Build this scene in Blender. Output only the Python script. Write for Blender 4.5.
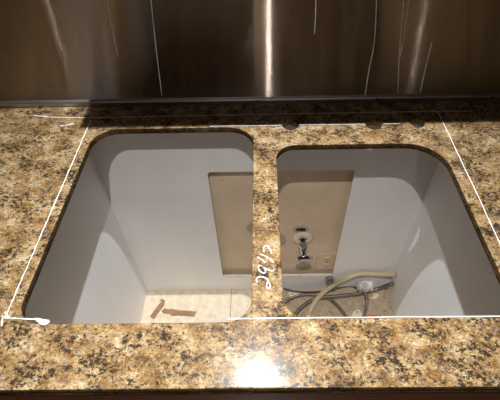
import bpy, bmesh, math, random
import numpy as np
from mathutils import Vector, Matrix
random.seed(7)
sc = bpy.context.scene
for o in list(bpy.data.objects): bpy.data.objects.remove(o)
COL = sc.collection
ZC = 0.95                      # height of the worktop surface above the room floor; heights below are given from the worktop

# ------------------------------------------------------------------ camera
CAM = Vector((-0.0048, -0.8356, 0.6070)); PITCH, ROLL, YAW = 0.8329, -0.0262, -0.0181
FPX, PX, PY = 415.39, 257.89, 201.29
Fv = Vector((math.sin(YAW)*math.cos(PITCH), math.cos(YAW)*math.cos(PITCH), -math.sin(PITCH)))
r0 = Vector((math.cos(YAW), -math.sin(YAW), 0)); u0 = r0.cross(Fv)
Rv = math.cos(ROLL)*r0 + math.sin(ROLL)*u0; Uv = -math.sin(ROLL)*r0 + math.cos(ROLL)*u0
cd = bpy.data.cameras.new('camera'); cam = bpy.data.objects.new('camera', cd); COL.objects.link(cam)
cd.sensor_width = 36; cd.lens = FPX/500*36; cd.clip_start = 0.02
cd.shift_x = -(PX-250)/500; cd.shift_y = (PY-200)/500
m = Matrix((Rv, Uv, -Fv)).transposed().to_4x4(); m.translation = CAM + Vector((0, 0, ZC)); cam.matrix_world = m
sc.camera = cam
# ------------------------------------------------------------------ world, exposure
w = bpy.data.worlds.new('world'); sc.world = w; w.use_nodes = True
w.node_tree.nodes['Background'].inputs[0].default_value = (0.6, 0.65, 0.75, 1)
w.node_tree.nodes['Background'].inputs[1].default_value = 0.3
vs = sc.view_settings; vs.view_transform = 'Standard'; vs.look = 'None'; vs.gamma = 1; vs.use_curve_mapping = False
vs.exposure = 0.0
# ceiling downlights: position (from the worktop), power, colour
LAMP_SINK = (-0.036, -0.143, 1.51); LAMP_ROOM = (-0.045, -1.045, 1.50)
P_SINK, P_ROOM, P_FAR = 155, 148, 15
WARM = (1.0, 0.945, 0.89); COOL = (0.94, 0.975, 1.0)

# ------------------------------------------------------------------ helpers
def ray(px, py):
    return Fv + Rv*((px-PX)/FPX) - Uv*((py-PY)/FPX)
def on(px, py, axis, val):          # photo pixel -> point on the plane axis = val that it touches
    d = ray(px, py); t = (val-CAM[axis])/d[axis]; return CAM + d*t

BASE = {}
class MB:
    def __init__(s): s.bm = bmesh.new()
    def box(s, x0, x1, y0, y1, z0, z1, bev=0):
        r = bmesh.ops.create_cube(s.bm, size=1)
        vs_ = r['verts']
        for v in vs_:
            v.co = Vector(((x0+x1)/2+v.co.x*(x1-x0), (y0+y1)/2+v.co.y*(y1-y0), (z0+z1)/2+v.co.z*(z1-z0)))
        if bev:
            es = list({e for v in vs_ for e in v.link_edges})
            bmesh.ops.bevel(s.bm, geom=es, offset=bev, segments=2, affect='EDGES', profile=0.7)
        return s
    def lathe(s, prof, mat=None, seg=32, sx=1, sy=1):     # profile of (radius, height) about Z
        rings = []
        mat = mat or Matrix.Identity(4)
        for r, z in prof:
            rings.append([s.bm.verts.new(mat @ Vector((r*sx*math.cos(2*math.pi*k/seg), r*sy*math.sin(2*math.pi*k/seg), z))) for k in range(seg)])
        for a, b in zip(rings, rings[1:]):
            for k in range(seg):
                s.bm.faces.new((a[k], a[(k+1) % seg], b[(k+1) % seg], b[k]))
        s.bm.faces.new(rings[0][::-1]); s.bm.faces.new(rings[-1])
        return s
    def tube(s, pts, rad, seg=10, sub=6, cap=True):
        P = spline(pts, sub); n = len(P); rings = []; up = Vector((0.13, 0.2, 0.97))
        for i, p in enumerate(P):
            t = (P[min(i+1, n-1)]-P[max(i-1, 0)]).normalized()
            a = t.cross(up).normalized(); b = a.cross(t)
            rr = rad(i/(n-1)) if callable(rad) else rad
            rings.append([s.bm.verts.new(p + a*rr*math.cos(2*math.pi*k/seg) + b*rr*math.sin(2*math.pi*k/seg)) for k in range(seg)])
        for a, b in zip(rings, rings[1:]):
            for k in range(seg):
                s.bm.faces.new((a[k], a[(k+1) % seg], b[(k+1) % seg], b[k]))
        if cap: s.bm.faces.new(rings[0][::-1]); s.bm.faces.new(rings[-1])
        return s
    def prism(s, poly, depth):        # polygon of 3D points pushed along vector depth
        a = [s.bm.verts.new(p) for p in poly]; b = [s.bm.verts.new(Vector(p)+depth) for p in poly]
        s.bm.faces.new(a); s.bm.faces.new(b[::-1])
        for k in range(len(a)): s.bm.faces.new((a[k], b[k], b[(k+1) % len(a)], a[(k+1) % len(a)]))
        return s
    def build(s, name, mat, parent=None, smooth=False, origin=(0, 0, 0)):
        bmesh.ops.recalc_face_normals(s.bm, faces=s.bm.faces)
        me = bpy.data.meshes.new(name); s.bm.to_mesh(me); s.bm.free()
        return link(name, me, mat, parent, smooth, origin)
def link(name, me, mat, parent=None, smooth=False, origin=(0, 0, 0)):
    o = bpy.data.objects.new(name, me); COL.objects.link(o)
    me.materials.clear(); me.materials.append(mat)
    if smooth:
        for p in me.polygons: p.use_smooth = True
    og = Vector(origin)
    if og.length: me.transform(Matrix.Translation(-og))
    if parent is not None:
        o.parent = parent; o.location = og - BASE.get(parent.name, Vector())
    else:
        o.location = og + Vector((0, 0, ZC))
    return o
def thing(name, label, cat, base=(0, 0, 0), group=None):
    o = bpy.data.objects.new(name, None); COL.objects.link(o); o.empty_display_size = .05
    o.location = Vector(base) + Vector((0, 0, ZC)); BASE[o.name] = Vector(base)
    return tag(o, label, cat, group)
def tag(o, label, cat, group=None):
    o['label'] = label; o['category'] = cat
    if group: o['group'] = group
    return o
def struct(o): o['kind'] = 'structure'; return o
def spline(pts, sub):
    P = [Vector(p) for p in pts]
    if len(P) < 3 or sub < 2: return P
    Q = [2*P[0]-P[1]] + P + [2*P[-1]-P[-2]]; out = []
    for i in range(1, len(Q)-2):
        a, b, c, d = Q[i-1:i+3]
        for k in range(sub):
            t = k/sub
            out.append(0.5*((2*b)+(c-a)*t+(2*a-5*b+4*c-d)*t*t+(3*b-a-3*c+d)*t**3))
    out.append(P[-1]); return out

# ------------------------------------------------------------------ materials
def mat(name, col=(.5, .5, .5), rough=.5, metal=0, **kw):
    m = bpy.data.materials.new(name); m.use_nodes = True
    b = m.node_tree.nodes['Principled BSDF']
    b.inputs['Base Color'].default_value = (*col, 1); b.inputs['Roughness'].default_value = rough; b.inputs['Metallic'].default_value = metal
    for k, v in kw.items(): b.inputs[k.replace('_', ' ')].default_value = v
    return m
class NT:
    def __init__(s, m): s.t = m.node_tree; s.b = s.t.nodes['Principled BSDF']
    def n(s, ty, **kw):
        nd = s.t.nodes.new(ty)
        for k, v in kw.items(): setattr(nd, k, v)
        return nd
    def l(s, a, b): s.t.links.new(a, b)
    def coord(s, scale=(1, 1, 1)):
        c = s.n('ShaderNodeTexCoord'); mp = s.n('ShaderNodeMapping'); mp.inputs['Scale'].default_value = scale
        s.l(c.outputs['Object'], mp.inputs[0]); return mp.outputs[0]
    def noise(s, v, scale, detail=3, rough=.55, dist=0):
        nd = s.n('ShaderNodeTexNoise'); nd.inputs['Scale'].default_value = scale; nd.inputs['Detail'].default_value = detail
        nd.inputs['Roughness'].default_value = rough; nd.inputs['Distortion'].default_value = dist
        s.l(v, nd.inputs['Vector']); return nd.outputs['Fac']
    def vor(s, v, scale, out='Color', rnd=1):
        nd = s.n('ShaderNodeTexVoronoi'); nd.inputs['Scale'].default_value = scale; nd.inputs['Randomness'].default_value = rnd
        s.l(v, nd.inputs['Vector']); return nd.outputs[out]
    def ramp(s, f, stops, interp='LINEAR'):
        r = s.n('ShaderNodeValToRGB'); cr = r.color_ramp; cr.interpolation = interp
        while len(cr.elements) < len(stops): cr.elements.new(.5)
        for e, (p, c) in zip(cr.elements, stops):
            e.position = p; e.color = (*c, 1) if hasattr(c, '__len__') else (c, c, c, 1)
        s.l(f, r.inputs[0]); return r.outputs[0]
    def mix(s, f, a, b, mode='MIX'):
        nd = s.n('ShaderNodeMix', data_type='RGBA', blend_type=mode)
        for sock, v in ((nd.inputs[0], f), (nd.inputs[6], a), (nd.inputs[7], b)):
            if isinstance(v, bpy.types.NodeSocket): s.l(v, sock)
            elif hasattr(v, '__len__'): sock.default_value = (*v, 1)
            else: sock.default_value = v
        return nd.outputs[2]
    def math(s, op, a, b=0.0):
        nd = s.n('ShaderNodeMath', operation=op)
        for sock, v in zip(nd.inputs, (a, b)):
            if isinstance(v, bpy.types.NodeSocket): s.l(v, sock)
            else: sock.default_value = v
        return nd.outputs[0]
    def bump(s, h, dist=.001, strength=.5):
        nd = s.n('ShaderNodeBump'); nd.inputs['Distance'].default_value = dist; nd.inputs['Strength'].default_value = strength
        s.l(h, nd.inputs['Height']); s.l(nd.outputs[0], s.b.inputs['Normal'])

def m_granite(name='granite', dark_k=1.0, rough=(.16, .25), spec=.17):
    m = mat(name, rough=.2); t = NT(m); v0 = t.coord()
    warp = t.n('ShaderNodeTexNoise'); warp.inputs['Scale'].default_value = 85; warp.inputs['Detail'].default_value = 3; t.l(v0, warp.inputs['Vector'])
    vm = t.n('ShaderNodeVectorMath', operation='MULTIPLY_ADD'); t.l(warp.outputs['Color'], vm.inputs[0]); vm.inputs[1].default_value = (.008, .006, .006); t.l(v0, vm.inputs[2])
    v = vm.outputs[0]
    mp = t.n('ShaderNodeMapping'); mp.inputs['Scale'].default_value = (.88, 1.08, 1.08); mp.inputs['Rotation'].default_value = (0, 0, .35); t.l(v, mp.inputs[0]); v = mp.outputs[0]
    base = t.ramp(t.noise(v, 27, 6, .66), [(.33, (.085, .044, .016)), (.43, (.215, .120, .043)), (.53, (.345, .220, .097)), (.65, (.50, .385, .22))])
    cell = t.vor(v, 250)
    sep = t.n('ShaderNodeSeparateColor'); t.l(cell, sep.inputs[0])
    c2 = t.mix(t.ramp(sep.outputs[0], [(.0, .6), (.40, 0)]), base, (.125, .066, .030))
    c3 = t.mix(t.ramp(sep.outputs[1], [(.68, 0), (.95, .42)]), c2, (.50, .42, .28))
    c4 = t.mix(t.ramp(sep.outputs[2], [(.82, 0), (.90, .45)]), c3, (.19, .17, .14))
    rust = t.ramp(t.noise(v, 46, 4, .6), [(.54, 0), (.72, .6)])
    c5 = t.mix(rust, c4, (.25, .130, .038))
    clus = t.noise(v, 20, 4, .65)
    sp = t.noise(v, 165, 4, .72, .5)
    k = t.math('ADD', sp, t.math('MULTIPLY', t.math('SUBTRACT', clus, .5), .52))
    dark = t.ramp(k, [(.530, 0), (.560, .65), (.600, .95)])
    c6 = t.mix(dark, c5, (.026, .019, .015))
    fine = t.ramp(t.noise(v, 330, 3, .65), [(.30, .45), (.5, .95), (.7, 1.35)])
    c7 = t.mix(1.0, c6, fine, 'MULTIPLY')
    if dark_k != 1: c7 = t.mix(1.0, c7, (dark_k, dark_k*.9, dark_k*.8), 'MULTIPLY')
    t.l(c7, t.b.inputs['Base Color'])
    t.l(t.ramp(sp, [(.35, rough[0]), (.65, rough[1])]), t.b.inputs['Roughness'])
    t.b.inputs['Specular IOR Level'].default_value = spec
    t.bump(t.noise(v0, 30, 4, .6), .0006, .3)
    return m
def m_steel():
    # horizontally brushed: the grooves tilt the surface up and down at random, so reflections smear into upright bands
    m = mat('brushed_steel', (.4, .36, .31), .10, 1.0); t = NT(m)
    t.b.inputs['Anisotropic'].default_value = 1.0
    tg = t.n('ShaderNodeCombineXYZ'); tg.inputs[2].default_value = 1.0
    t.l(tg.outputs[0], t.b.inputs['Tangent'])
    c = t.n('ShaderNodeTexCoord'); wn_ = t.n('ShaderNodeTexWhiteNoise', noise_dimensions='3D')
    sc3 = t.n('ShaderNodeVectorMath', operation='MULTIPLY'); t.l(c.outputs['Object'], sc3.inputs[0]); sc3.inputs[1].default_value = (300, 300, 70000)
    t.l(sc3.outputs[0], wn_.inputs['Vector'])
    tilt = t.math('MULTIPLY', t.math('SUBTRACT', wn_.outputs['Value'], .5), 1.1)
    nx = t.math('MULTIPLY', t.math('SUBTRACT', t.noise(t.coord((60, 1, 1)), 1, 3), .5), .004)
    nv = t.n('ShaderNodeCombineXYZ'); t.l(nx, nv.inputs[0]); nv.inputs[1].default_value = -1; t.l(tilt, nv.inputs[2])
    nn = t.n('ShaderNodeVectorMath', operation='NORMALIZE'); t.l(nv.outputs[0], nn.inputs[0]); t.l(nn.outputs[0], t.b.inputs['Normal'])
    vv = t.coord((42, 1, .6))
    t.l(t.mix(t.ramp(t.noise(vv, 1, 4, .6), [(.3, .7), (.7, 1.15)]), (.24, .205, .17), (.40, .35, .30)), t.b.inputs['Base Color'])
    return m
def m_melamine():
    m = mat('white_melamine', rough=.38); t = NT(m); v = t.coord()
    spots = t.ramp(t.noise(v, 60, 2, .5), [(.735, 0), (.76, .55)])
    sm = t.ramp(t.noise(t.coord((6, 6, 2)), 1, 4, .6), [(.35, (.80, .80, .81)), (.65, (.86, .86, .87))])
    t.l(t.mix(spots, sm, (.35, .27, .20)), t.b.inputs['Base Color'])
    return m
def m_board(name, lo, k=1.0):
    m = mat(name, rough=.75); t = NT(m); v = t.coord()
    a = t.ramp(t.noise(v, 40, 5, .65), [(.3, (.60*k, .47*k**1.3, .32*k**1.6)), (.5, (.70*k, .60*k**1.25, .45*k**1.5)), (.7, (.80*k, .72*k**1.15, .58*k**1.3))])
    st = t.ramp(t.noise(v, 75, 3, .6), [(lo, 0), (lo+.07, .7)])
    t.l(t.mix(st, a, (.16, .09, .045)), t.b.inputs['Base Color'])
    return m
def m_drywall(name, c0, c1):
    m = mat(name, rough=.85); t = NT(m); v = t.coord()
    a = t.ramp(t.noise(v, 9, 4, .6), [(.32, c0), (.68, c1)])
    st = t.ramp(t.noise(v, 70, 2, .5), [(.72, 0), (.76, .7)])
    t.l(t.mix(st, a, (.25, .16, .09)), t.b.inputs['Base Color'])
    t.bump(t.noise(v, 180, 3), .0006, .4)
    return m
def m_wood(name, c0, c1, rough=.35):
    m = mat(name, rough=rough); t = NT(m); v = t.coord((9, 9, .9))
    t.l(t.ramp(t.noise(v, 3, 5, .6, 1.2), [(.3, c0), (.7, c1)]), t.b.inputs['Base Color'])
    return m
def m_braid():
    m = mat('steel_braid', (.50, .48, .45), .35, .9); t = NT(m); v = t.coord()
    wv = t.n('ShaderNodeTexWave', wave_type='BANDS', bands_direction='DIAGONAL'); wv.inputs['Scale'].default_value = 130; wv.inputs['Distortion'].default_value = 1.5
    t.l(v, wv.inputs['Vector'])
    t.l(t.ramp(wv.outputs['Fac'], [(.2, (.05, .042, .035)), (.7, (.46, .42, .38))]), t.b.inputs['Base Color'])
    t.bump(wv.outputs['Fac'], .0008, .6)
    return m
def m_paint(name, c0, c1, rough=.8, sc_=8):
    m = mat(name, rough=rough); t = NT(m)
    t.l(t.ramp(t.noise(t.coord(), sc_, 4, .6), [(.3, c0), (.7, c1)]), t.b.inputs['Base Color'])
    return m
GRANITE = m_granite(); RAW_SHADED_EDGE = m_granite('raw_shaded_granite_edge', .30, (.7, .8), .1); STEEL = m_steel(); MELA = m_melamine(); BOARD = m_board('particle_board', .74); BOARD2 = m_board('stained_particle_board', .60, .74)
MELA_EDGE = m_paint('raw_lit_panel_edge', (.74, .70, .62), (.90, .88, .84), .7, 60)
DRY = m_drywall('beige_drywall', (.66, .52, .37), (.76, .62, .46))
PAINT = m_paint('room_wall_paint', (.30, .22, .15), (.35, .26, .18))
CEILM = m_paint('ceiling_paint', (.62, .59, .54), (.66, .63, .58))
FLOORM = m_wood('room_floor_wood', (.085, .045, .022), (.15, .08, .04), .3)
WOOD = m_wood('dark_cherry_wood', (.045, .014, .007), (.085, .028, .012))
OAKS = [m_wood('brown_wood_a', (.13, .075, .038), (.21, .125, .065)), m_wood('brown_wood_b', (.07, .04, .022), (.12, .07, .038))]
CHALK = m_paint('chalk', (.80, .80, .82), (.95, .95, .96), .95, 400)
CHALKTHIN = m_paint('faint_chalk', (.52, .50, .50), (.72, .71, .72), .95, 300)
CHROME = mat('chrome', (.52, .53, .55), .10, 1.0)
CREAM = m_paint('cream_plastic', (.66, .58, .42), (.80, .73, .58), .35, 60)
OUTLETM = m_paint('beige_outlet_plastic', (.66, .52, .36), (.72, .57, .40), .45, 40)
DULL = m_paint('dull_flange_metal', (.40, .34, .26), (.52, .44, .34), .4, 50)
DARKSLOT = mat('dark_slot', (.03, .025, .02), .6)
MORTAR = m_paint('grey_mortar', (.44, .37, .28), (.56, .48, .37), .95, 60)
BRAID = m_braid()
IVORY = mat('ivory_tube', (.66, .55, .36), .3, Transmission_Weight=.12)
BLACKR = mat('black_rubber', (.03, .03, .03), .5)
GREYR = m_paint('grey_rubber', (.17, .16, .15), (.24, .23, .21), .6, 90)
BRASS = m_paint('rusty_brass', (.16, .08, .035), (.30, .17, .08), .5, 200)
BAG = mat('clear_plastic_film', (.90, .90, .90), .2, Transmission_Weight=.45, IOR=1.35)
VENEER = m_wood('brown_veneer_scrap', (.23, .125, .055), (.35, .205, .10), .7)
PAPER = m_paint('white_paper', (.75, .75, .70), (.85, .85, .80), .8, 60)
YELLOW = mat('yellow_dot', (.75, .48, .05), .6); ORANGE = m_paint('orange_crumb', (.50, .19, .05), (.66, .28, .09), .7, 200)
SCRATCH = mat('bright_scratch', (.97, .95, .92), .42, 1.0)      # the burr of a scratch leans upward
t = NT(SCRATCH); nv = t.n('ShaderNodeCombineXYZ'); nv.inputs[1].default_value = -.9; nv.inputs[2].default_value = .436; t.l(nv.outputs[0], t.b.inputs['Normal'])
BEAD = mat('steel_bead', (.46, .45, .44), .36, 1.0)
SHELFM = mat('shelf_steel', (.45, .44, .43), .4, 1.0)
GLOW = bpy.data.materials.new('lamp_glow'); GLOW.use_nodes = True
b = GLOW.node_tree.nodes['Principled BSDF']; b.inputs['Emission Color'].default_value = (*WARM, 1); b.inputs['Emission Strength'].default_value = 6
WINGLOW = bpy.data.materials.new('window_daylight'); WINGLOW.use_nodes = True
b = WINGLOW.node_tree.nodes['Principled BSDF']; b.inputs['Emission Color'].default_value = (.55, .68, 1, 1); b.inputs['Emission Strength'].default_value = .5

# ------------------------------------------------------------------ room shell (heights from the worktop)
XL, XR, YB, YF, ZF, ZT = -2.4, 2.6, 0.056, -4.0, -ZC, 1.52
struct(MB().box(XL-.1, XR+.1, YF-.1, YB+.1, ZF-.1, ZF).build('floor', FLOORM))
struct(MB().box(XL-.1, XR+.1, YF-.1, YB+.1, ZT, ZT+.1).build('ceiling', CEILM))
struct(MB().box(XL, XR, YB, YB+.1, ZF, ZT).build('wall_back', DRY))
struct(MB().box(XL, XR, YF-.1, YF, ZF, ZT).build('wall_front', PAINT))
struct(MB().box(XL-.1, XL, YF, YB, ZF, ZT).build('wall_left', PAINT))
struct(MB().box(XR, XR+.1, YF, YB, ZF, ZT).build('wall_right', PAINT))
# ------------------------------------------------------------------ sink base cabinet
CL, CR, CB, CFZ, T = -0.4790, 0.4899, 0.0306, -0.8754, 0.0165
OX0, OX1, OZ1, OZ0 = -0.164, 0.260, -0.218, -0.776
cab = thing('sink_cabinet', 'white sink base cabinet open to view under the worktop cutouts', 'cabinet', (0, -.28, ZF))
TP = 0.017; YC = -0.585
MB().box(CL-TP, CL, YC, CB+.006, ZF, -T-.001).build('side_panel', MELA, cab)
MB().box(CR, CR+TP, YC, CB+.006, ZF, -T-.001).build('side_panel', MELA, cab)
# back panel with the sawn access opening
def back_panel():
    mb = MB(); bm = mb.bm
    out = [(CL, CFZ), (CR, CFZ), (CR, -T-.001), (CL, -T-.001)]
    rr = .012; inn = []
    for cx, cz, a0, r in ((OX1, OZ0, -90, .003), (OX1, OZ1, 0, .003), (OX0, OZ1, 90, rr), (OX0, OZ0, 180, .003)):
        sx = -1 if cx == OX1 else 1; sz = 1 if cz == OZ0 else -1
        for k in range(5):
            a = math.radians(a0+k*22.5); inn.append((cx+sx*r+r*math.cos(a), cz+sz*r+r*math.sin(a)))
    rnd = random.Random(3)
    inn = [(x+rnd.uniform(-.0008, .0008), z+rnd.uniform(-.0008, .0008)) for x, z in inn]
    for y in (CB, CB+.006):
        a = [bm.verts.new((x, y, z)) for x, z in out]; b_ = [bm.verts.new((x, y, z)) for x, z in inn]
        es = [bm.edges.new((l_[i], l_[(i+1) % len(l_)])) for l_ in (a, b_) for i in range(len(l_))]
        bmesh.ops.triangle_fill(bm, edges=es, use_beauty=True)
        if y == CB: A, B_ = a, b_
        else:
            for l0, l1 in ((A, a), (B_, b_)):
                for i in range(len(l0)): bm.faces.new((l0[i], l0[(i+1) % len(l0)], l1[(i+1) % len(l0)], l1[i]))
    return mb.build('back_panel', MELA, cab)
bp = back_panel()
# sawn lower edge of the opening, raw, its pale colour standing in for light on it
rnd = random.Random(5)
top = [(OX0+.004+i*(OX1-OX0-.008)/24, OZ0+.0030+rnd.uniform(-.001, .0012)) for i in range(25)]
e = MB(); e.prism([(x, CB-.0020, z) for x, z in top] + [(x, CB-.0020, OZ0-.005-rnd.uniform(0, .0012)) for x, _ in top[::-1]], Vector((0, .0086, 0)))
o = e.build('raw_lit_edge', MELA_EDGE, cab); o['label'] = 'raw sawn lower edge of the access opening, coloured pale as if lit'
XS = on(231, 300, 2, CFZ).x
MB().box(CL, XS-.0008, YC, CB, CFZ-.016, CFZ).build('floor_board', BOARD, cab)
MB().box(XS+.0008, .028, YC, CB, CFZ-.016, CFZ-.0008).build('floor_board', BOARD, cab)
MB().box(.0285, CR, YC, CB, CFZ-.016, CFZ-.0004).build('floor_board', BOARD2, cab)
MB().box(CL-TP, CR+TP, YC-.02, YC, ZF+.075, ZF+.12).box(CL-TP, CR+TP, YC-.02, YC, -.10, -T-.001) \
    .box(CL-TP, CL+.03, YC-.02, YC, ZF+.12, -.10).box(CR-.03, CR+TP, YC-.02, YC, ZF+.12, -.10).build('face_frame', WOOD, cab)
MB().box(CL-TP, CR+TP, YC+.05, YC+.066, ZF, ZF+.075).build('toe_kick', WOOD, cab)
MB().box(CL+.005, CR-.005, YC-.040, YC-.0205, -.200, -.040, .003).build('false_front', WOOD, cab)
for x0, x1, kx in ((CL+.005, -.004+.0065, -.05), (.0105, CR-.005, .062)):
    d = MB().box(x0, x1, YC-.040, YC-.0205, ZF+.10, -.205, .003)
    d = d.build('door', WOOD, cab)
    p = MB().box(x0+.07, x1-.07, YC-.046, YC-.0395, ZF+.17, -.275, .004).build('door_panel', WOOD, d)
    k = MB().lathe([(.004, 0), (.005, .012), (.013, .016), (.014, .022), (.009, .027)], Matrix.Translation((kx, YC-.0395, -.30)) @ Matrix.Rotation(math.pi/2, 4, 'X'), 20).build('knob', CHROME, d, True)

# neighbouring base cabinets carrying the rest of the worktop
for x0, x1, kx, side in ((-1.245, CL-TP-.002, CL-TP-.06, 'left'), (CR+TP+.002, 1.245, CR+TP+.06, 'right')):
    bc = thing('base_cabinet', 'dark cherry base cabinet under the worktop, %s of the sink cabinet' % side, 'cabinet', ((x0+x1)/2, -.28, ZF), 'flanking base cabinets')
    MB().box(x0, x1, YC-.02, CB+.006, ZF+.075, -T-.001).build('body', WOOD, bc)
    MB().box(x0, x1, YC+.05, CB, ZF, ZF+.0745).build('toe_kick', WOOD, bc)
    d = MB().box(x0+.005, x1-.005, YC-.040, YC-.0205, -.200, -.040, .003).build('drawer_front', WOOD, bc)
    kp = [(.004, 0), (.005, .012), (.013, .016), (.014, .022), (.009, .027)]
    MB().lathe(kp, Matrix.Translation(((x0+x1)/2, YC-.0395, -.12)) @ Matrix.Rotation(math.pi/2, 4, 'X'), 20).build('knob', CHROME, d, True)
    d = MB().box(x0+.005, x1-.005, YC-.040, YC-.0205, ZF+.10, -.205, .003).build('door', WOOD, bc)
    MB().box(x0+.075, x1-.075, YC-.046, YC-.0395, ZF+.17, -.275, .004).build('door_panel', WOOD, d)
    MB().lathe(kp, Matrix.Translation((kx, YC-.0395, -.30)) @ Matrix.Rotation(math.pi/2, 4, 'X'), 20).build('knob', CHROME, d, True)

# ------------------------------------------------------------------ worktop with two cutouts and three tap holes
def rrect(x0, x1, y0, y1, r_bl, r_br, r_tr, r_tl, n=9):
    out = []
    for cx, cy, r, a0 in ((x0, y0, r_bl, 180), (x1, y0, r_br, 270), (x1, y1, r_tr, 0), (x0, y1, r_tl, 90)):
        sx = 1 if cx == x0 else -1; sy = 1 if cy == y0 else -1
        for k in range(n):
            a = math.radians(a0+90*k/(n-1)); out.append((cx+sx*r+r*math.cos(a), cy+sy*r+r*math.sin(a)))
    return out
YFR = -0.6377
LC = rrect(-.4003, -.0250, -.538, -.0458, .040, .042, .060, .058)
RC = rrect(.0260, .3937, -.5335, -.1136, .042, .045, .080, .045)
def circ(cx, cy, r, n=24): return [(cx+r*math.cos(2*math.pi*k/n), cy+r*math.sin(2*math.pi*k/n)) for k in range(n)]
HOLES = []
for px, py, r in ((290.5, 125.0, .0175), (374, 124.8, .0175), (417.5, 122.8, .0165)):
    p = on(px, py, 2, 0); HOLES.append((p.x, p.y, r))
def worktop():
    cu = bpy.data.curves.new('worktop_outline', 'CURVE'); cu.dimensions = '2D'; cu.fill_mode = 'BOTH'
    EB = .0020
    for poly in [[(-1.25, YFR), (1.25, YFR), (1.25, .0475), (-1.25, .0475)], LC, RC] + [circ(*h) for h in HOLES]:
        s = cu.splines.new('POLY'); s.points.add(len(poly)-1); s.use_cyclic_u = True
        for pt, (x, y) in zip(s.points, poly): pt.co = (x, y, 0, 1)
    cu.extrude = (T-2*EB)/2; cu.bevel_depth = EB; cu.bevel_resolution = 2; cu.offset = -EB
    o = bpy.data.objects.new('tmp', cu); COL.objects.link(o)
    bpy.context.view_layer.update(); dg = bpy.context.evaluated_depsgraph_get()
    me = bpy.data.meshes.new_from_object(o.evaluated_get(dg)); bpy.data.objects.remove(o); bpy.data.curves.remove(cu)
    me.transform(Matrix.Translation((0, 0, -T/2))); me.name = 'worktop'
    return me
top = link('granite_worktop', worktop(), GRANITE)
tag(top, 'speckled golden brown granite worktop with two rounded sink cutouts', 'worktop')
top.data.materials.append(RAW_SHADED_EDGE)          # sawn cutout edges are dark; the front edge is coloured dark for shade
for p in top.data.polygons:
    if abs(p.normal.z) < .5 and not any((p.center.x-hx)**2+(p.center.y-hy)**2 < .02**2 for hx, hy, _ in HOLES): p.material_index = 1
zt = max(v.co.z for v in top.data.vertices)
FE = MB().box(-1.25, 1.25, YFR+.003, YC-.021, -.034, -T-.0005, .002).build('front_edge_strip', RAW_SHADED_EDGE, top)  # dark colour stands in for the shade along the front edge

# chalk marks, drawn on the stone
def chalk(name, strokes, wid, mat_, label=None, seed=1, jit=.0004, dens=None):
    rnd = random.Random(seed); mb = MB()
    for st in strokes:
        P = spline([Vector((x, y, 0)) for x, y in st], 6 if len(st) > 2 else 1)
        if len(st) == 2:
            n = max(2, int((P[1]-P[0]).length/.008)); P = [P[0].lerp(P[1], i/n) for i in range(n+1)]
        L, R_ = [], []
        for i, p in enumerate(P):
            t = (P[min(i+1, len(P)-1)]-P[max(i-1, 0)]); t = t.normalized() if t.length else Vector((1, 0, 0))
            nn = Vector((-t.y, t.x, 0)); ww = wid*.5*(rnd.uniform(.6, 1.3)); off = rnd.uniform(-jit, jit)
            L.append(mb.bm.verts.new(p+nn*(ww+off)+Vector((0, 0, .0001)))); R_.append(mb.bm.verts.new(p-nn*(ww-off)+Vector((0, 0, .0001))))
        for Lr, z in ((0, 0),):
            T1 = [mb.bm.verts.new(v.co+Vector((0, 0, .0005))) for v in L]; T2 = [mb.bm.verts.new(v.co+Vector((0, 0, .0005))) for v in R_]
            for i in range(len(L)-1):
                mb.bm.faces.new((T1[i], T1[i+1], T2[i+1], T2[i])); mb.bm.faces.new((L[i], T1[i], T1[i+1], L[i+1])); mb.bm.faces.new((R_[i], R_[i+1], T2[i+1], T2[i]))
            mb.bm.faces.new((L[0], R_[0], T2[0], T1[0])); mb.bm.faces.new((L[-1], T1[-1], T2[-1], R_[-1]))
    o = mb.build(name, mat_, top)
    if label: o['label'] = label
    return o
def tp(*pts): return [tuple(on(x, y, 2, zt)[:2]) for x, y in pts]
chalk('chalk_line', [tp((91, 120), (5.5, 317))], .0017, CHALK, 'white chalk guide line left of the cutouts', 2)
chalk('chalk_line', [tp((437, 110.5), (441.8, 120), (464.6, 168), (485.2, 212), (499, 242), (534, 317))], .0016, CHALK, 'white chalk guide line right of the cutouts', 3)
chalk('chalk_line', [tp((43, 117), (92, 118)), tp((92, 118), (250, 114.6)), tp((250, 114.6), (434, 111.4)), tp((434, 111.4), (472, 111.2))], .0022, CHALKTHIN, 'faint chalk guide line along the back of the worktop', 4)
chalk('chalk_line', [tp((4, 318), (36, 319.3))], .0017, CHALK, 'short white chalk guide line at the front left corner', 5)
chalk('chalk_line', [tp((228, 319.2), (296, 318.0), (520, 316.0))], .0015, CHALK, 'white chalk guide line along the front of the right cutout', 5)
for st in (((210, 126.4), (281, 125.4)), ((299.5, 125.0), (365, 124.2)), ((383.5, 123.9), (400, 123.7))):
    chalk('chalk_line', [tp(*st)], .0022, CHALK, 'white chalk line beside the tap holes', 6)
chalk('chalk_mark', [tp((3, 316), (2.5, 320), (2, 326)), tp((5, 312), (8, 316), (12, 318.5))], .0022, CHALK, 'chalk tick at the front left corner', 7)
for st in (((33, 115.6), (48, 116.6)), ((60, 126.5), (74, 123.6))):
    chalk('chalk_mark', [tp(*st)], .0040, CHALKTHIN, 'faint chalk smear on the left of the worktop', 8, .001)
chalk('chalk_mark', [tp((430, 109.8), (436, 111.6), (440, 115))], .0025, CHALKTHIN, 'chalk tick at the back right corner', 9)
o = MB().prism([Vector((x, y, zt+.0001)) for x, y in tp((34, 318.6), (38, 318.2), (44, 319.6), (49, 320.2), (50, 322), (47, 324.6), (42.5, 325.4), (39, 323.4), (36.5, 321))], Vector((0, 0, .0008))).build('chalk_mark', CHALK, top); o['label'] = 'white chalk blob beside the left cutout'
cA = lambda *p: tp(*[(250+x/12.5, 230+y/12.5) for x, y in p])
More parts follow.
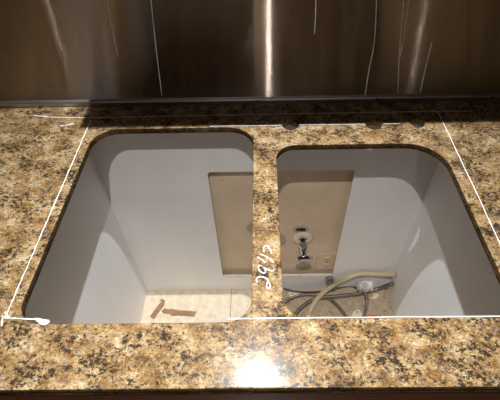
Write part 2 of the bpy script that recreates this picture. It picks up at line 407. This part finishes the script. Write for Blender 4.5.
cB = lambda *p: tp(*[(250+x/12.5, 256+y/12.5) for x, y in p])
chalk('chalk_writing', [
    cA((178, 270), (168, 232), (185, 202), (210, 196), (240, 228), (262, 265), (268, 300)),
    cA((122, 303), (190, 326), (240, 358), (300, 410)),
    cB((92, 14), (150, 48), (194, 82)),
    cB((132, 120), (105, 136), (114, 180), (150, 209), (186, 213), (195, 185), (168, 142), (132, 120), (184, 147), (240, 180), (288, 185), (298, 166)),
    cB((92, 332), (80, 302), (96, 270), (150, 262), (203, 280), (226, 312), (246, 352), (254, 386), (236, 407), (211, 392), (210, 352), (222, 325)),
], .0019, CHALK, 'handwritten white chalk number on the divider', 11, .0002)

# ------------------------------------------------------------------ steel backsplash
ys = 0.0515
bs = thing('steel_backsplash', 'brushed stainless steel backsplash panel behind the granite worktop', 'backsplash', (0, ys, 0))
MB().box(-1.25, 1.25, ys, ys+.003, .004, .90).build('panel', STEEL, bs)
# folded foot of the panel: a half-round bead over a small flat toe
pro = [(ys-.0001, .018), (ys-.002, .0165), (ys-.0055, .0145), (ys-.0075, .0115), (ys-.0070, .008), (ys-.0045, .006), (ys-.0045, .0004), (ys-.0001, .0004)]
MB().prism([(-1.25, y, z) for y, z in pro], Vector((2.5, 0, 0))).build('foot_bead', BEAD, bs)
for px in (258, 378, 492):
    p = on(px, 97.5, 1, ys-.008)
    MB().lathe([(.0028, 0), (.0028, .0012), (.0012, .002)], Matrix.Translation((p.x, ys-.0072, .0115)) @ Matrix.Rotation(math.pi/2, 4, 'X'), 12).build('screw', DARKSLOT, bs)
def scratch(pts, wid, seed):
    rnd = random.Random(seed); mb = MB(); P = spline([on(x, y, 1, ys) for x, y in pts], 5)
    a = []; b_ = []
    for i, p in enumerate(P):
        ww = wid*.5*rnd.uniform(.6, 1.2)*(1 if 0 < i < len(P)-1 else .4)
        a.append(mb.bm.verts.new((p.x-ww, ys-.0003, p.z))); b_.append(mb.bm.verts.new((p.x+ww, ys-.0003, p.z)))
    for i in range(len(P)-1): mb.bm.faces.new((a[i], b_[i], b_[i+1], a[i+1]))
    r = bmesh.ops.extrude_face_region(mb.bm, geom=list(mb.bm.faces))
    for v in r['geom']:
        if isinstance(v, bmesh.types.BMVert): v.co.y += .0003
    o = mb.build('scratch', SCRATCH, bs); o['label'] = 'thin bright scratch in the steel'
scratch([(106, -14), (110.5, 20), (118, 57)], .0020, 1)
scratch([(149.5, -14), (156, 48), (162, 96)], .0020, 2)
scratch([(377, -14), (374.5, 40), (369, 70), (365, 96)], .0020, 3)
scratch([(404.5, -14), (400, 45), (397.5, 96)], .0016, 4)
scratch([(410.5, -14), (405, 30), (399, 62)], .0014, 5)
scratch([(432, 42), (426, 66), (420, 93)], .0026, 6)
scratch([(316, -14), (315.5, 15), (314.5, 34)], .0024, 7)

# wall shelf above the frame: its shadow falls on the back strip of the worktop
sh = thing('wall_shelf', 'narrow steel wall shelf above the backsplash, out of the frame', 'shelf', (.4, ys, .60))
MB().box(-.276, 1.2, -.0828, ys-.0005, .60, .618, .002).build('shelf_board', SHELFM, sh)
for x in (-.2, .45, 1.1):
    MB().prism([(x-.004, ys-.0005, .60), (x-.004, -.03, .60), (x-.004, ys-.0005, .52)], Vector((.008, 0, 0))).build('bracket', SHELFM, sh)

# added, unseen rack over the front of the sink run, above the frame: it keeps the room lamp off the back strip of the worktop
hr = thing('added_blocker', 'added dark wooden rack above the sink, out of the frame', 'blocker', (.5, -.48, .70))
MB().box(-.250, 1.3, -.510, -.430, .70, .86, .003).build('blocker_beam', OAKS[1], hr)
for x in (-.1, 1.1):
    MB().lathe([(.006, .8605), (.006, ZT-.012), (.03, ZT-.010), (.03, ZT-.001)], Matrix.Translation((x, -.476, 0)), 12).build('rod', CHROME, hr)

# ------------------------------------------------------------------ plumbing on the wall behind the cabinet
yw = YB-.0005
RX = Matrix.Rotation(math.pi/2, 4, 'X')          # lathe axis +Z -> -Y, out of the wall
def wallm(p): return Matrix.Translation((p.x, yw, p.z)) @ RX
p0 = on(302.5, 238, 1, yw)
va = thing('shutoff_valve', 'chrome shutoff valve with oval handle on the beige wall', 'valve', (p0.x, yw, p0.z))
MB().lathe([(.036, 0), (.0355, .004), (.025, .009), (.012, .011), (.011, .006)], wallm(p0), 36).build('escutcheon', CREAM, va, True)
MB().lathe([(.0095, .003), (.0095, .026), (.0145, .0265), (.0145, .042), (.0115, .043), (.0115, .064), (.0085, .065), (.0085, .084)], wallm(p0), 24).build('valve_body', CHROME, va, True)
MB().lathe([(.0065, 0), (.0065, .014), (.0085, .0145), (.0085, .022), (.005, .023)], Matrix.Translation((p0.x+.002, yw-.056, p0.z)), 20).build('outlet_port', CHROME, va, True)
MB().lathe([(.010, .082), (.023, .0835), (.0275, .087), (.0275, .090), (.022, .0935), (.008, .095)], wallm(p0), 32, 1.05, .62).build('handle', CHROME, va, True)
# ragged hole above the valve with grey patching
ph = on(301, 229.3, 1, yw)
hp = thing('wall_patch', 'grey mortar patch with dark hole above the shutoff valve', 'patch', (ph.x, yw, ph.z))
rnd = random.Random(9)
ring = [(math.cos(a)*.030*rnd.uniform(.8, 1.1), math.sin(a)*.021*rnd.uniform(.8, 1.1)) for a in [k*math.pi/9 for k in range(18)]]
MB().prism([(ph.x+x, yw, ph.z+z) for x, z in ring], Vector((0, -.0015, 0))).build('mortar', MORTAR, hp)
ring = [(-.016, -.008), (-.017, .006), (-.006, .008), (.004, .010), (.015, .007), (.017, -.006), (.006, -.010), (-.006, -.007)]
MB().prism([(ph.x+x, yw-.0014, ph.z+z) for x, z in ring], Vector((0, -.0009, 0))).build('hole', DARKSLOT, hp)
for (px, py, r, lab) in ((273.5, 240, .043, 'dull wall escutcheon right behind the granite divider'), (255.5, 227, .030, 'dull wall escutcheon left behind the granite divider')):
    p = on(px, py, 1, yw)
    ec = thing('pipe_escutcheon', lab, 'escutcheon', (p.x, yw, p.z), 'pipe escutcheons behind the divider')
    MB().lathe([(r, 0), (r, .003), (r*.86, .006), (r*.80, .003), (r*.35, .004), (r*.30, .006)], wallm(p), 36).build('flange', DULL, ec, True)
    MB().lathe([(r*.30, .003), (r*.30, .018), (r*.2, .019)], wallm(p), 20).build('capped_stub', GREYR, ec, True)
# duplex outlet
po = on(325.8, 261, 1, yw)
ou = thing('wall_outlet', 'beige duplex power outlet on the wall right of the valve', 'outlet', (po.x, yw, po.z))
MB().box(po.x-.036, po.x+.036, yw-.006, yw, po.z-.052, po.z+.056, .003).build('cover_plate', OUTLETM, ou)
for dz in (.021, -.021):
    f = MB().lathe([(.0165, 0), (.0165, .0035), (.0155, .0042)], Matrix.Translation((po.x+.003, yw-.0055, po.z+dz)) @ RX, 24, 1.05, .86).build('socket_face', OUTLETM, ou)
    for dx in (-.0062, .0062):
        MB().box(po.x+.003+dx-.0012, po.x+.003+dx+.0012, yw-.0103, yw-.0090, po.z+dz-.001, po.z+dz+.008).build('slot', DARKSLOT, f)
    MB().lathe([(.0024, 0), (.0024, .0013)], Matrix.Translation((po.x+.003, yw-.0090, po.z+dz-.007)) @ RX, 12).build('ground_hole', DARKSLOT, f)
MB().lathe([(.003, 0), (.003, .001), (.001, .0016)], Matrix.Translation((po.x+.003, yw-.0058, po.z)) @ RX, 12).build('screw', BRASS, ou)
for dx in (-.022, .024):
    MB().box(po.x+dx-.009, po.x+dx+.009, yw-.0030, yw, po.z+.057, po.z+.064, .001).build('mounting_ear', OUTLETM, ou)

# ------------------------------------------------------------------ hoses on the cabinet floor
def fl(px, py, h): return on(px, py, 2, CFZ+h)
def xr(px, py, inset=.0): return on(px, py, 0, CR-inset)
def fit_(name, p, ax, r, ln, mat_, parent):        # hex nut
    q = Vector((0, 0, 1)).rotation_difference(Vector(ax).normalized()).to_matrix().to_4x4()
    return MB().lathe([(r*.8, 0), (r, ln*.1), (r, ln*.9), (r*.8, ln)], Matrix.Translation(p) @ q, 6).build(name, mat_, parent)
e1 = xr(395.5, 274.5, .004)
h = thing('drain_tube', 'thick ivory plastic tube curving from the right cabinet wall to the front', 'tube', (e1.x, e1.y, CFZ))
pts = [e1] + [on(*a) for a in ((381, 274.4, 1, CB-.013), (367, 273.4, 1, CB-.012), (356, 274.8, 1, CB-.014), (345, 279.2, 1, CB-.022))] + [fl(*a) for a in ((334, 284.8, .050), (324, 291.8, .046), (317, 299.2, .042), (311.4, 308.4, .030), (308, 317, .0105), (305.5, 326, .0100))]
MB().tube(pts, .0092, 16).build('tube', IVORY, h, True)
e2 = xr(392.5, 283.5, .004)
h = thing('braided_hose', 'braided steel hose running from the right cabinet wall under the ivory tube', 'hose', (e2.x, e2.y, CFZ), 'braided hoses in the cabinet')
pts = [e2] + [fl(*a) for a in ((377, 289, .024), (363, 293, .022), (349, 295, .022), (335, 296.5, .022), (320, 297.8, .022), (310, 301.4, .018), (302, 307, .011), (296, 313.5, .0082), (290, 322, .0080))]
MB().tube(pts, .0078, 12).build('braid', BRAID, h, True)
fit_('end_nut', e2+Vector((.0035, 0, 0)), (-1, -.15, -.1), .0085, .010, BRASS, h)
h = thing('braided_hose', 'dark braided hose arching in a loop behind the divider foot', 'hose', (.1, -.05, CFZ), 'braided hoses in the cabinet')
pts = [fl(*a) for a in ((276, 312, .0068), (284, 303.4, .0068), (290.4, 298.8, .0068), (299, 295.6, .0068), (307, 294.6, .0068), (317, 295.4, .0068), (324, 296.8, .0068), (331, 300.2, .0068), (338.5, 307, .0068), (345.5, 316, .0068), (351, 325, .0068))]
MB().tube(pts, .0066, 12).build('braid', BRAID, h, True)
h = thing('braided_hose', 'short braided hose coming forward from the plastic bag', 'hose', (.33, -.05, CFZ), 'braided hoses in the cabinet')
pts = [fl(*a) for a in ((362, 289, .055), (365.5, 293.5, .046), (367, 299, .036), (366.6, 307, .016), (364, 317, .0068), (360, 326, .0066))]
MB().tube(pts, .0060, 12).build('braid', BRAID, h, True)
h = thing('braided_hose', 'dark braided hose tucked behind the ivory tube', 'hose', (.25, 0, CFZ), 'braided hoses in the cabinet')
pts = [fl(*a) for a in ((326, 292.0, .007), (332, 289.8, .008), (338, 287.6, .010), (345, 286.2, .012), (353, 286.2, .012), (362, 288, .012))]
MB().tube(pts, .0060, 12).build('braid', BRAID, h, True)
h = MB().tube([fl(*a) for a in ((268, 281.5, .004), (276, 284.4, .004), (282, 287.4, .004), (288, 290.0, .004), (297, 291.6, .004), (311, 292.2, .004), (322, 291.5, .004))], .0034, 8).build('cable', BLACKR, None, True)
tag(h, 'thin black cable lying along the foot of the back panel', 'cable')
# grey round cap leaning on the lower back panel
pc = on(329.8, 281, 1, CB-.012)
c = thing('grey_cap', 'grey round rubber cap against the back panel behind the ivory tube', 'cap', (pc.x, CB-.01, CFZ))
mc = Matrix.Translation((pc.x, CB-.0012, pc.z)) @ RX
MB().lathe([(.0175, 0), (.0180, .002), (.0180, .014), (.0165, .016), (.013, .0162), (.0125, .013)], mc, 28, .9, 1.35).build('rim', GREYR, c, True)
MB().lathe([(.006, .012), (.0055, .017), (.003, .018)], mc, 16).build('boss', GREYR, c, True)
# crumpled clear plastic bag round the hose end
pb = fl(364.5, 286.6, .064)
rnd = random.Random(21)
bm = bmesh.new(); bmesh.ops.create_icosphere(bm, subdivisions=3, radius=1)
for v in bm.verts:
    n = v.co.normalized(); rr = 1+.22*math.sin(7*n.x+4*n.z+1)*math.cos(6*n.y-3*n.x)+rnd.uniform(-.09, .09)
    pinch = .55+.45*min(1, max(0, (n.z+.9)/1.2))
    q = Vector((n.x*.042*rr*pinch, n.y*.020*rr*pinch, n.z*.031*rr))
    v.co = Matrix.Rotation(.55, 3, 'Y') @ q + pb
me = bpy.data.meshes.new('plastic_bag'); bm.to_mesh(me); bm.free()
tag(link('plastic_bag', me, BAG), 'crumpled clear plastic bag wrapped round a hose end', 'plastic bag')

# ------------------------------------------------------------------ scraps on the cabinet floor
def scrap(name, poly, th, mat_, label, cat, group=None, parent=None, lift=.0004):
    P = [on(x, y, 2, CFZ+lift) for x, y in poly]
    o = MB().prism(P, Vector((0, 0, th))).build(name, mat_, parent)
    if label: tag(o, label, cat, group)
    return o
scrap('veneer_scrap', [(150.2, 317), (154.2, 319.2), (159, 312), (163.8, 306), (165, 300.8), (162.5, 299.2), (160, 299.6), (161.2, 302.5), (158.6, 305), (153.5, 311.5)], .0025, VENEER, 'narrow brown veneer scrap nearest the left cabinet wall', 'scrap', 'veneer scraps on the cabinet floor')
scrap('veneer_scrap', [(161.6, 311.8), (164.8, 308.3), (168, 309.4), (173, 309.2), (178, 310.6), (186, 310.8), (196.4, 311.8), (194.2, 317), (189, 316.2), (178, 315.6), (171, 316), (170, 314.2), (163.6, 313.4)], .0025, VENEER, 'wide torn brown veneer scrap lying crosswise on the cabinet floor', 'scrap', 'veneer scraps on the cabinet floor')
pp = scrap('paper_scrap', [(350.8, 317.6), (353, 312), (356, 309.6), (360, 310), (362.2, 314), (361.5, 318)], .0015, PAPER, 'small white paper scrap with a yellow dot between the hoses', 'paper')
pd = on(357, 312, 2, CFZ+.002)
MB().lathe([(.005, 0), (.005, .0012), (.003, .0018)], Matrix.Translation(pd), 14).build('yellow_dot', YELLOW, pp)
scrap('orange_crumb', [(366.5, 317.5), (368.5, 315), (372, 314.8), (376, 316.4), (375.6, 318.4), (370, 319)], .005, ORANGE, 'small orange crumb on the right cabinet floor', 'crumb')

# ------------------------------------------------------------------ ceiling downlights and the room behind the camera
def downlight(pos, power, label, blend=1.0, angle=92, soft=.009, color=WARM):
    x, y, z = pos
    d = thing('ceiling_downlight', label, 'ceiling light', (x, y, ZT), 'ceiling downlights')
    MB().lathe([(.030, -.001), (.052, -.001), (.055, -.004), (.052, -.008), (.031, -.006), (.0305, -.001)], Matrix.Translation((x, y, ZT)), 36).build('trim_ring', CEILM, d, True)
    MB().lathe([(.028, -.0012), (.028, -.003), (.018, -.005)], Matrix.Translation((x, y, ZT)), 28).build('lens', GLOW, d, True)
    L = bpy.data.lights.new('downlight_lamp', 'SPOT'); L.energy = power; L.color = color; L.spot_size = math.radians(angle); L.spot_blend = blend; L.shadow_soft_size = soft
    o = bpy.data.objects.new('downlight_lamp', L); COL.objects.link(o); o.parent = d; o.location = (0, 0, z-ZT)
downlight(LAMP_SINK, P_SINK, 'recessed ceiling downlight straight above the sink cutouts', 1.0, 70, color=COOL)
downlight(LAMP_ROOM, P_ROOM, 'recessed ceiling downlight behind the added beam')
downlight((.075, -3.3, 1.50), P_FAR, 'recessed ceiling downlight at the far side, centre', .15, 172)
downlight((1.62, -3.3, 1.50), P_FAR*.08, 'recessed ceiling downlight at the far right', .15, 172)
downlight((-1.8, -2.6, 1.50), P_FAR*.06, 'recessed ceiling downlight at the far left', .15, 172)

def tall_cab(x0, x1, mat_, label):
    c = thing('tall_cabinet', label, 'cabinet', ((x0+x1)/2, -3.7, ZF), 'tall cabinets behind the camera')
    MB().box(x0, x1, YF+.002, -3.42, ZF, 1.25).build('body', mat_, c)
    for z0, z1 in ((ZF+.1, -.05), (-.04, 1.23)):
        d = MB().box(x0+.01, x1-.01, -3.42, -3.40, z0, z1, .003).build('door', mat_, c)
        MB().box(x1-.06, x1-.045, -3.40, -3.375, (z0+z1)/2-.06, (z0+z1)/2+.06, .003).build('handle', CHROME, d)
words = ['first', 'second', 'third', 'fourth', 'fifth', 'sixth']
for i, (x0, x1) in enumerate(((-1.55, -1.0), (-.99, -.35), (-.34, .30), (.31, .95), (1.10, 1.65), (1.66, 2.3))):
    tall_cab(x0, x1, OAKS[i % 2], 'tall brown wooden cabinet behind the camera, %s from the window' % words[i])
wn = MB().box(-2.30, -2.24, YF-.001, YF+.03, -.1, 1.1).box(-1.70, -1.64, YF-.001, YF+.03, -.1, 1.1).box(-2.24, -1.70, YF-.001, YF+.03, 1.04, 1.1).box(-2.24, -1.70, YF-.001, YF+.03, -.1, -.04).build('window_1', CEILM)
struct(wn)
MB().box(-2.24, -1.70, YF+.004, YF+.010, -.04, 1.04).build('pane', WINGLOW, wn)
